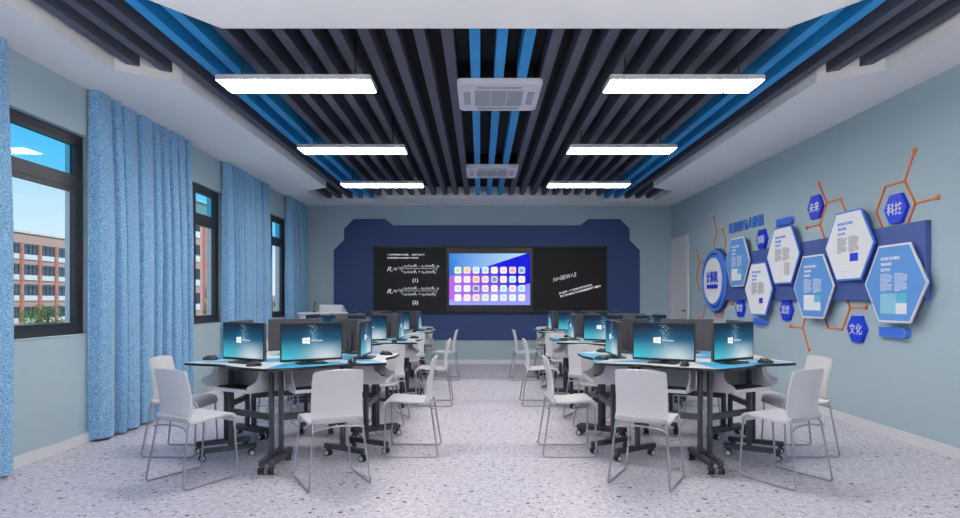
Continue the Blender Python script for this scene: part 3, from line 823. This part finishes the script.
# chair rest positions relative to the cluster centre, mirrored for the right side; (dx, dy, facing)
CH = {0: (0.97, -0.20, 180), 60: (0.48, 0.685, 240), 120: (-0.48, 0.685, 300), 180: (-0.94, -0.21, 0), 240: (-0.48, -0.966, 60), 300: (0.49, -1.0, 120)}
ROWN = ['front', 'middle', 'rear']
jr = random.Random(4)
for row, cy in enumerate((5.17, 7.455, 9.74)):
    for side, cx in (('left', -1.53), ('right', 1.69)):
        other = 'window side' if side == 'left' else 'poster wall side'
        for ang in range(0, 360, 60):
            a = R(ang); nx, ny = math.cos(a), math.sin(a); tx, ty = -ny, nx
            inner = (ang in (0, 60, 300)) == (side == 'left')      # towards the aisle
            if ang in (0, 180): pos = 'aisle side' if inner else other
            else: pos = '%s %s corner' % ('near' if ang in (240, 300) else 'far', 'aisle' if inner else ('window' if side == 'left' else 'wall'))
            where = '%s of the %s %s desk cluster' % (pos, ROWN[row], side)
            P = lambda n, s, z: (cx+n*nx+s*tx, cy+n*ny+s*ty, z)
            odd = (ang//60) % 2 == 1
            d = inst(desk_odd if odd else desk_even, P(OY, 0, 0), a)
            tag(d, '%s fronted trapezoid desk at %s' % ('blue' if odd else 'white', where), 'desk', 'trapezoid desks in hexagon clusters')
            o = inst(monitor, P(0.545, -0.06 if side == 'left' else 0.02, TZ1), a); tag(o, 'computer monitor on the desk at %s' % where, 'monitor', 'monitors on the desks')
            o = inst(keyboard, P(0.61, 0, 0.568), a); tag(o, 'black keyboard in the tray at %s' % where, 'keyboard', 'keyboards in the desk trays')
            o = inst(mouse, P(0.69, 0.215+jr.uniform(-0.02,0.02), TZ1), a+jr.uniform(-0.3,0.3)); tag(o, 'black mouse on the desk at %s' % where, 'mouse', 'mice on the desks')
            key = ang if side == 'left' else (180-ang) % 360
            dx, dy, fc = CH[key]
            if side == 'right': dx = -dx; fc = (180-fc) % 360
            else: dx += 0.005
            if side == 'right' and ang in (240, 300): dx -= 0.04
            jx = 0 if row == 0 else jr.uniform(-0.015, 0.015); jy = 0 if row == 0 else jr.uniform(-0.01, 0.01)
            o = inst(chair, (cx+dx+jx, cy+dy+jy, 0), R(fc + (0 if row == 0 else jr.uniform(-3, 3))))
            tag(o, 'white sled base chair at %s' % where, 'chair', 'white chairs around the desk clusters')

# ------------------------------------------------------------------ right wall display
def wall_thing(name, y, z, off=0.0): return empty(name, (XR-off, y, z), mat=MR)
def hexpts(r, cx=0, cy=0): return [(cx+r*math.cos(k*PI/3), cy+r*math.sin(k*PI/3)) for k in range(6)]
t = wall_thing('display_backboard', 7.05, 1.585)
tag(t, 'long slate blue backboard on the right wall behind the hexagon posters', 'display board')
mb = MB(); mb.box(-2.045, 2.045, -0.335, 0.335, 0, 0.05); mb.build('board_slab', M['sign_board'], t)
def poster(y, z, style, label, gfx):
    t = wall_thing('hexagon_poster', y, z, 0.05); tag(t, label, 'poster', 'hexagon posters on the right wall')
    rr = 0.402
    edge, face, ink, body = ('sign_mid','sign_white','sign_mid','sign_ink') if style == 'white' else ('sign_white','sign_light','sign_white','sign_white')
    mb = MB(); mb.prism(hexpts(rr*0.94), 0, 0.026); mb.prism(hexpts(rr*0.985), 0.026, 0.034, 1); mb.build('backing', [M['sign_board'], M['sign_blue'] if style == 'white' else M['sign_white']], t)
    mb = MB(); mb.prism(hexpts(rr), 0.034, 0.045); mb.build('rim', M[edge], t)
    mb = MB(); mb.prism(hexpts(rr-0.022), 0.045, 0.049); fc = mb.build('face', M[face], t)
    mb = MB()
    for i, (s_, wd) in enumerate((('BEYOND OUR MEDIA', 0.25), ('TEAM AWARD', 0.145), ('SOLUTION', 0.125))):
        add_text(mb, s_, -0.17, 0.225-i*0.05, 0.0495, 0.04, align='LEFT', width=wd, height=0.028, depth=0.0005, bold=0.002)
    mb.build('headline', M[ink], fc, fix=False)
    mb = MB(); r_ = random.Random(int(y*100))
    for c_ in (-0.175, 0.012):
        for i in range(14):
            yy = 0.085-i*0.0115; x = c_; end = c_+(0.165 if (i % 7) else 0.12)-r_.uniform(0, 0.02)
            if i == 13: end = c_+0.07
            while x < end:
                w_ = r_.uniform(0.012, 0.034); x2 = min(end, x+w_); mb.box(x, x2, yy-0.0028, yy+0.0028, 0.049, 0.0496); x = x2+0.006
    mb.build('small_print', M[body], fc, fix=False)
    mb = MB()
    for (x0, x1, y0, y1, mi) in gfx: mb.box(x0, x1, y0, y1, 0.049, 0.0498+0.0002*mi, mi)
    mb.build('printed_blocks', [M['sign_blue'], M['sign_grey'], M['sign_white'], M['sign_teal'], M['sign_sky']], fc, fix=False)
UP, LO = 1.795, 1.40
poster(8.57, UP, 'blue', 'leftmost pale blue hexagon poster beside the round sign', [(-0.175,0.15,-0.26,-0.09,2),(0.03,0.15,-0.17,-0.09,3)])
poster(7.92, LO, 'white', 'lower white hexagon poster above a short blue bar', [(0.04,0.14,-0.19,-0.12,0),(-0.15,0.14,-0.27,-0.268,1)])
poster(7.28, UP, 'white', 'white hexagon poster just below the upper blue bar', [(0.05,0.175,-0.24,-0.09,1),(-0.17,0.17,-0.25,-0.248,1)])
poster(6.62, LO, 'blue', 'middle pale blue hexagon poster with white and teal block', [(-0.175,0.16,-0.26,-0.09,2),(0.04,0.16,-0.17,-0.09,3)])
poster(5.98, UP, 'white', 'upper white hexagon poster with small solid blue rectangle', [(0.03,0.16,-0.16,-0.08,0),(-0.17,0.13,-0.255,-0.253,1)])
poster(5.32, LO, 'blue', 'rightmost pale blue hexagon poster nearest the camera', [(-0.175,0.03,-0.27,-0.09,4),(0.03,0.165,-0.175,-0.09,3),(0.03,0.165,-0.27,-0.175,2)])
# small hexagon signs
for y, z, s_, l in ((6.70,2.29,'未来','small royal blue hexagon sign reading 未来'), (5.40,2.075,'科技','small royal blue hexagon sign reading 科技'), (5.96,0.965,'文化','small royal blue hexagon sign reading 文化'),
                 (7.33,1.135,'发展','small royal blue hexagon sign reading 发展 under the backboard'), (7.97,2.06,'创新','small royal blue hexagon sign reading 创新 below the blue title'), (8.63,1.14,'教育','small royal blue hexagon sign reading 教育 right of the round sign')):
    t = wall_thing('hexagon_sign', y, z); tag(t, l, 'sign', 'small blue hexagon signs')
    mb = MB(); mb.prism(hexpts(0.15), 0.0, 0.03); mb.prism(hexpts(0.143), 0.03, 0.034); pl = mb.build('plate', M['sign_blue'], t)
    mb = MB(); add_text(mb, s_, 0, 0, 0.036, 0.12, width=0.2, height=0.11, depth=0.001, bold=0.001); mb.build('lettering', M['sign_white'], pl, fix=False)
# short bars
for y, z, l in ((7.36, 2.215, 'short blue round ended bar above the third hexagon poster'), (5.42, 0.96, 'short ridged blue bar below the rightmost hexagon poster'), (8.0, 0.965, 'short blue bar below the lower white hexagon poster')):
    t = wall_thing('blue_bar', y, z); tag(t, l, 'wall ornament', 'short blue wall bars')
    pts = [(-0.18,-0.045)] + [(0.14+0.045*math.cos(-PI/2+PI*k/8), 0.045*math.sin(-PI/2+PI*k/8)) for k in range(9)] + [(-0.18,0.045)]
    mb = MB(); mb.prism(pts, 0, 0.045); b_ = mb.build('bar', M['sign_mid'], t)
    mb = MB()
    for k in range(12): x = -0.165+k*0.026; mb.add([(x,-0.035,0.0455),(x+0.008,-0.035,0.0455),(x+0.024,0,0.0455),(x+0.008,0.035,0.0455),(x,0.035,0.0455),(x+0.016,0,0.0455)], [(0,1,2,5),(5,2,3,4)])
    mb.build('chevron_ridges', M['sign_blue'], b_, fix=False)
# title
t = wall_thing('title_lettering', 8.5, 2.325); tag(t, 'raised blue Chinese title 计算机与大数据 above the leftmost hexagon poster', 'lettering')
mb = MB(); add_text(mb, '计算机与大数据', 0, 0, 0.012, 0.16, width=1.1, height=0.155, depth=0.008, bold=0.001); mb.build('characters', M['sign_mid'], t, fix=False)
# round sign
t = wall_thing('round_sign', 9.47, 1.56); tag(t, 'round blue ringed sign reading 计算机 left of the posters', 'sign')
mb = MB(); mb.lathe([(0,0),(0.51,0),(0.51,0.04),(0.49,0.055),(0.0,0.055)], 48); smooth_angle(mb.build('outer_ring', M['sign_deep'], t))
mb = MB(); mb.lathe([(0.485,0.05),(0.49,0.075),(0.48,0.085),(0.445,0.085),(0.435,0.075),(0.435,0.05)], 48); smooth_angle(mb.build('middle_ring', M['sign_mid'], t))
mb = MB(); mb.lathe([(0.405,0.05),(0.405,0.085),(0.372,0.095),(0.36,0.05)], 48); smooth_angle(mb.build('inner_ring', M['sign_mid'], t))
mb = MB(); mb.lathe([(0.36,0.07),(0.36,0.10),(0,0.10)], 48); dc = mb.build('disc', M['sign_white'], t); smooth_angle(dc)
mb = MB(); add_text(mb, '计算机', 0, 0.055, 0.104, 0.2, width=0.46, height=0.19, depth=0.003, bold=0.006)
mb.prism([(-0.22,-0.125),(0.2,-0.125),(0.225,-0.1),(0.225,-0.085),(0.2,-0.06),(-0.22,-0.06)], 0.1, 0.105); mb.build('lettering', M['sign_blue'], dc, fix=False)
# orange molecule ornaments : polylines in (Y, Z) with end discs
def molecule(label, lines, nodes):
    y0, z0 = lines[0][0]
    t = wall_thing('molecule_ornament', y0, z0); tag(t, label, 'wall ornament', 'orange molecule line ornaments')
    mb = MB()
    for L in lines:
        for (ya, za), (yb, zb) in zip(L, L[1:]):
            a = Vector((y0-ya, za-z0)); b = Vector((y0-yb, zb-z0)); d = (b-a).normalized(); n = Vector((-d.y, d.x))*0.0075; a -= d*0.004; b += d*0.004
            mb.prism([tuple(a-n),tuple(b-n),tuple(b+n),tuple(a+n)], 0.0, 0.012)
    mb.build('lines', M['orange'], t, fix=False)
    for (ya, za) in nodes:
        m_ = MB(); m_.T = Matrix.Translation((y0-ya, za-z0, 0)); m_.lathe([(0,0),(0.022,0),(0.022,0.014),(0,0.018)], 16); m_.build('end_dot', M['orange'], t, smooth=False)
def hx(cy, cz, ks, r=0.255): return [(cy-r*math.cos(k*PI/3), cz+r*math.sin(k*PI/3)) for k in ks]   # k=0 is the camera side vertex
molecule('orange molecule lines around the 科技 sign at the upper right', [hx(5.437,2.085,range(0,7)), [hx(5.437,2.085,[1])[0],(5.19,2.545)], [hx(5.437,2.085,[0])[0],(4.925,2.096)]], [(5.19,2.545),(4.925,2.096)])
molecule('orange molecule lines beside the 未来 sign above the posters', [hx(6.38,2.085,[0,1,2,3,4]), [hx(6.38,2.085,[2])[0],(6.658,2.541)], [hx(6.38,2.085,[3])[0],(6.902,2.083)]], [(6.658,2.541),(6.902,2.083)])
molecule('orange molecule lines above the round sign', [hx(9.405,2.14,[5,0,1,2,3,4],0.245), [hx(9.405,2.14,[2],0.245)[0],(9.642,2.585)]], [(9.642,2.585)])
molecule('orange molecule lines on the left flank of the round sign', [hx(10.15,1.66,[1,2,3,4,5],0.26), [hx(10.15,1.66,[2],0.26)[0],(10.41,2.128)]], [(10.41,2.128)])
molecule('orange molecule lines under the round sign', [hx(9.43,1.2,[1,0,5,4,3],0.255), [hx(9.43,1.2,[0],0.255)[0],(8.91,1.195)], [(9.99,1.2),(10.1,0.96),(10.34,0.952)]], [(8.91,1.195),(10.34,0.952)])
molecule('orange forked line with two dots below the middle pale blue poster', [[(6.9,1.12),(6.994,0.93),(7.27,0.936)],[(6.994,0.93),(6.854,0.686)]], [(7.27,0.936),(6.854,0.686)])
molecule('orange molecule lines left of the 文化 sign under the backboard', [hx(6.35,1.17,[2,3,4,5,0,1],0.255), [hx(6.35,1.17,[0],0.255)[0],(5.849,1.18)]], [(5.849,1.18)])

# ------------------------------------------------------------------ outside
g = MB(); g.box(-300, XL-8, -40, 420, -3.7, -3.5); o = g.build('lawn', M['grass']); struct(o)
def building(name, label, x1, depth, y0, y1, top, base, rows, pitch, wbox, x_trim=True):
    t = empty(name, (x1, (y0+y1)/2, base)); tag(t, label, 'building')
    cy = (y0+y1)/2; hh = top-base; hw = (y1-y0)/2
    mb = MB(); mb.box(-depth, 0, -hw, hw, 0, hh); mb.build('wall', M['brick'], t)
    mb = MB(); mb.box(-depth-0.2, 0.25, -hw-0.2, hw+0.2, hh, hh+0.35); mb.build('roof', M['brick2'], t)
    n = int((y1-y0)/pitch)
    for (z0, z1) in rows:
        for i in range(n):
            yc = -hw + (i+0.5)*(y1-y0)/n; ww = wbox/2
            m_ = MB(); m_.box(0.0, 0.1, yc-ww, yc+ww, z0-base, z1-base, 0)
            m_.box(0.1, 0.18, yc-ww, yc+ww, z0-base-0.9, z0-base-0.05, 1)
            for q in (-1, -0.33, 0.33, 1): m_.box(0.1, 0.16, yc+q*ww-0.06, yc+q*ww+0.06, z0-base, z1-base, 2)
            m_.box(0.1, 0.16, yc-ww, yc+ww, z1-base-0.55, z1-base-0.45, 2)
            m_.build('window', [M['ext_glass'], M['ext_white'], M['win_frame']], t, fix=False)
    for i in range(n+1):
        yc = -hw + i*(y1-y0)/n
        if 0 < i < n:
            m_ = MB(); m_.box(0, 0.35, yc-0.28, yc+0.28, 0, hh-1.6); m_.build('pilaster', M['brick'], t, fix=False)
    return t
building('brick_building', 'long red brick building across the lawn seen through the nearest window', -75, 14, 78, 126, 12.3, -3.5, [(8.9,10.6),(5.5,7.2),(2.1,3.9),(-1.6,0.2)], 3.9, 2.9)
t = building('brick_tower', 'tall pale red brick block seen through the middle window', -40, 5, 74, 91, 15.2, -3.5, [(11,12.5),(7.6,9.1),(4.2,5.7),(0.8,2.3)], 3.5, 1.4)
building('brick_annex', 'low distant red brick annex seen through the farthest window', -60, 10, 150, 205, 2.4, -3.5, [(-0.6,0.9)], 4.5, 2.4)
def tree(x, y, z0, h, r, seed, label, n=1500):
    rr = random.Random(seed); t = empty('leafy_tree', (x, y, z0)); tag(t, label, 'tree', 'trees outside the windows')
    mb = MB(); mb.tube([(0,0,0),(0.05,0.03,h*0.35),(0,0.1,h*0.7)], 0.12, 8)
    for k in range(5):
        a = rr.uniform(0, 2*PI); mb.tube([(0.03,0.03,h*(0.25+0.08*k)),(math.cos(a)*r*0.6, math.sin(a)*r*0.6, h*(0.45+0.08*k))], 0.05, 6)
    mb.build('trunk', M['bark'], t)
    mb = MB()
    blobs = [(rr.gauss(0,r*0.4), rr.gauss(0,r*0.45), h*rr.uniform(0.3,0.85), r*rr.uniform(0.3,0.5)) for _ in range(12)]
    for k in range(n):
        bx, by, bz, br = rr.choice(blobs)
        d = Vector((rr.gauss(0,1), rr.gauss(0,1), rr.gauss(0,1))).normalized()*br*rr.uniform(0.6,1.0)
        c = Vector((bx,by,bz))+d; s_ = rr.uniform(0.08,0.17)
        a = Vector((rr.gauss(0,1), rr.gauss(0,1), rr.gauss(0,1))).normalized(); b = a.cross(Vector((rr.gauss(0,1),rr.gauss(0,1),rr.gauss(0,1)))).normalized()
        mb.add([c-a*s_, c-b*s_*0.6, c+a*s_, c+b*s_*0.6], [(0,1,2,3)])
    mb.build('foliage', M['leaf'], t, fix=False)
tree(-58, 80.5, -3.5, 4.8, 2.6, 1, 'bushy green tree on the left in front of the long brick building')
tree(-56, 84.5, -3.5, 5.6, 2.2, 2, 'taller green tree on the right in front of the long brick building')
tree(-36, 79.5, -3.5, 8.4, 0.7, 3, 'slender green tree beside the tall brick block', 500)
tree(-50, 149, -3.5, 5.0, 2.4, 4, 'small green tree before the low distant annex', 700)

# ------------------------------------------------------------------ sky and sun
wd = bpy.data.worlds.new('world'); scene.world = wd; wd.use_nodes = True
nt = wd.node_tree; L = nt.links; bg = nt.nodes['Background']
tc = nt.nodes.new('ShaderNodeTexCoord'); sp = nt.nodes.new('ShaderNodeSeparateXYZ'); L.new(tc.outputs['Generated'], sp.inputs[0])
rp = nt.nodes.new('ShaderNodeValToRGB'); cr = rp.color_ramp
cr.elements[0].position = 0.0; cr.elements[0].color = rgb(226, 238, 246)
cr.elements[1].position = 0.55; cr.elements[1].color = rgb(90, 160, 222)
e = cr.elements.new(0.12); e.color = rgb(190, 219, 240)
e = cr.elements.new(0.26); e.color = rgb(128, 190, 232)
L.new(sp.outputs['Z'], rp.inputs['Fac'])
nz = nt.nodes.new('ShaderNodeTexNoise'); nz.inputs['Scale'].default_value = 4.0; nz.inputs['Detail'].default_value = 6
mp = nt.nodes.new('ShaderNodeMapping'); mp.inputs['Scale'].default_value = (1, 1, 3.0); L.new(tc.outputs['Generated'], mp.inputs['Vector']); L.new(mp.outputs['Vector'], nz.inputs['Vector'])
mr = nt.nodes.new('ShaderNodeMapRange'); mr.inputs['From Min'].default_value = 0.55; mr.inputs['From Max'].default_value = 0.8; mr.inputs['To Max'].default_value = 0.6
L.new(nz.outputs['Fac'], mr.inputs['Value'])
mx = nt.nodes.new('ShaderNodeMix'); mx.data_type = 'RGBA'; mx.inputs[7].default_value = (0.9, 0.93, 0.96, 1)
L.new(mr.outputs[0], mx.inputs[0]); L.new(rp.outputs['Color'], mx.inputs[6]); L.new(mx.outputs[2], bg.inputs['Color'])
bg.inputs['Strength'].default_value = 1.3
sd = bpy.data.lights.new('sun', 'SUN'); sd.energy = 3.4; sd.angle = R(1); sd.color = (1, 0.96, 0.9)
so = bpy.data.objects.new('sun', sd); col.objects.link(so)
so.rotation_euler = Vector((-0.75, 0.45, -0.75)).to_track_quat('-Z', 'Y').to_euler()

scene.view_settings.view_transform = 'Standard'; scene.view_settings.look = 'None'
scene.view_settings.exposure = 0.0; scene.view_settings.gamma = 1.0; scene.view_settings.use_curve_mapping = False
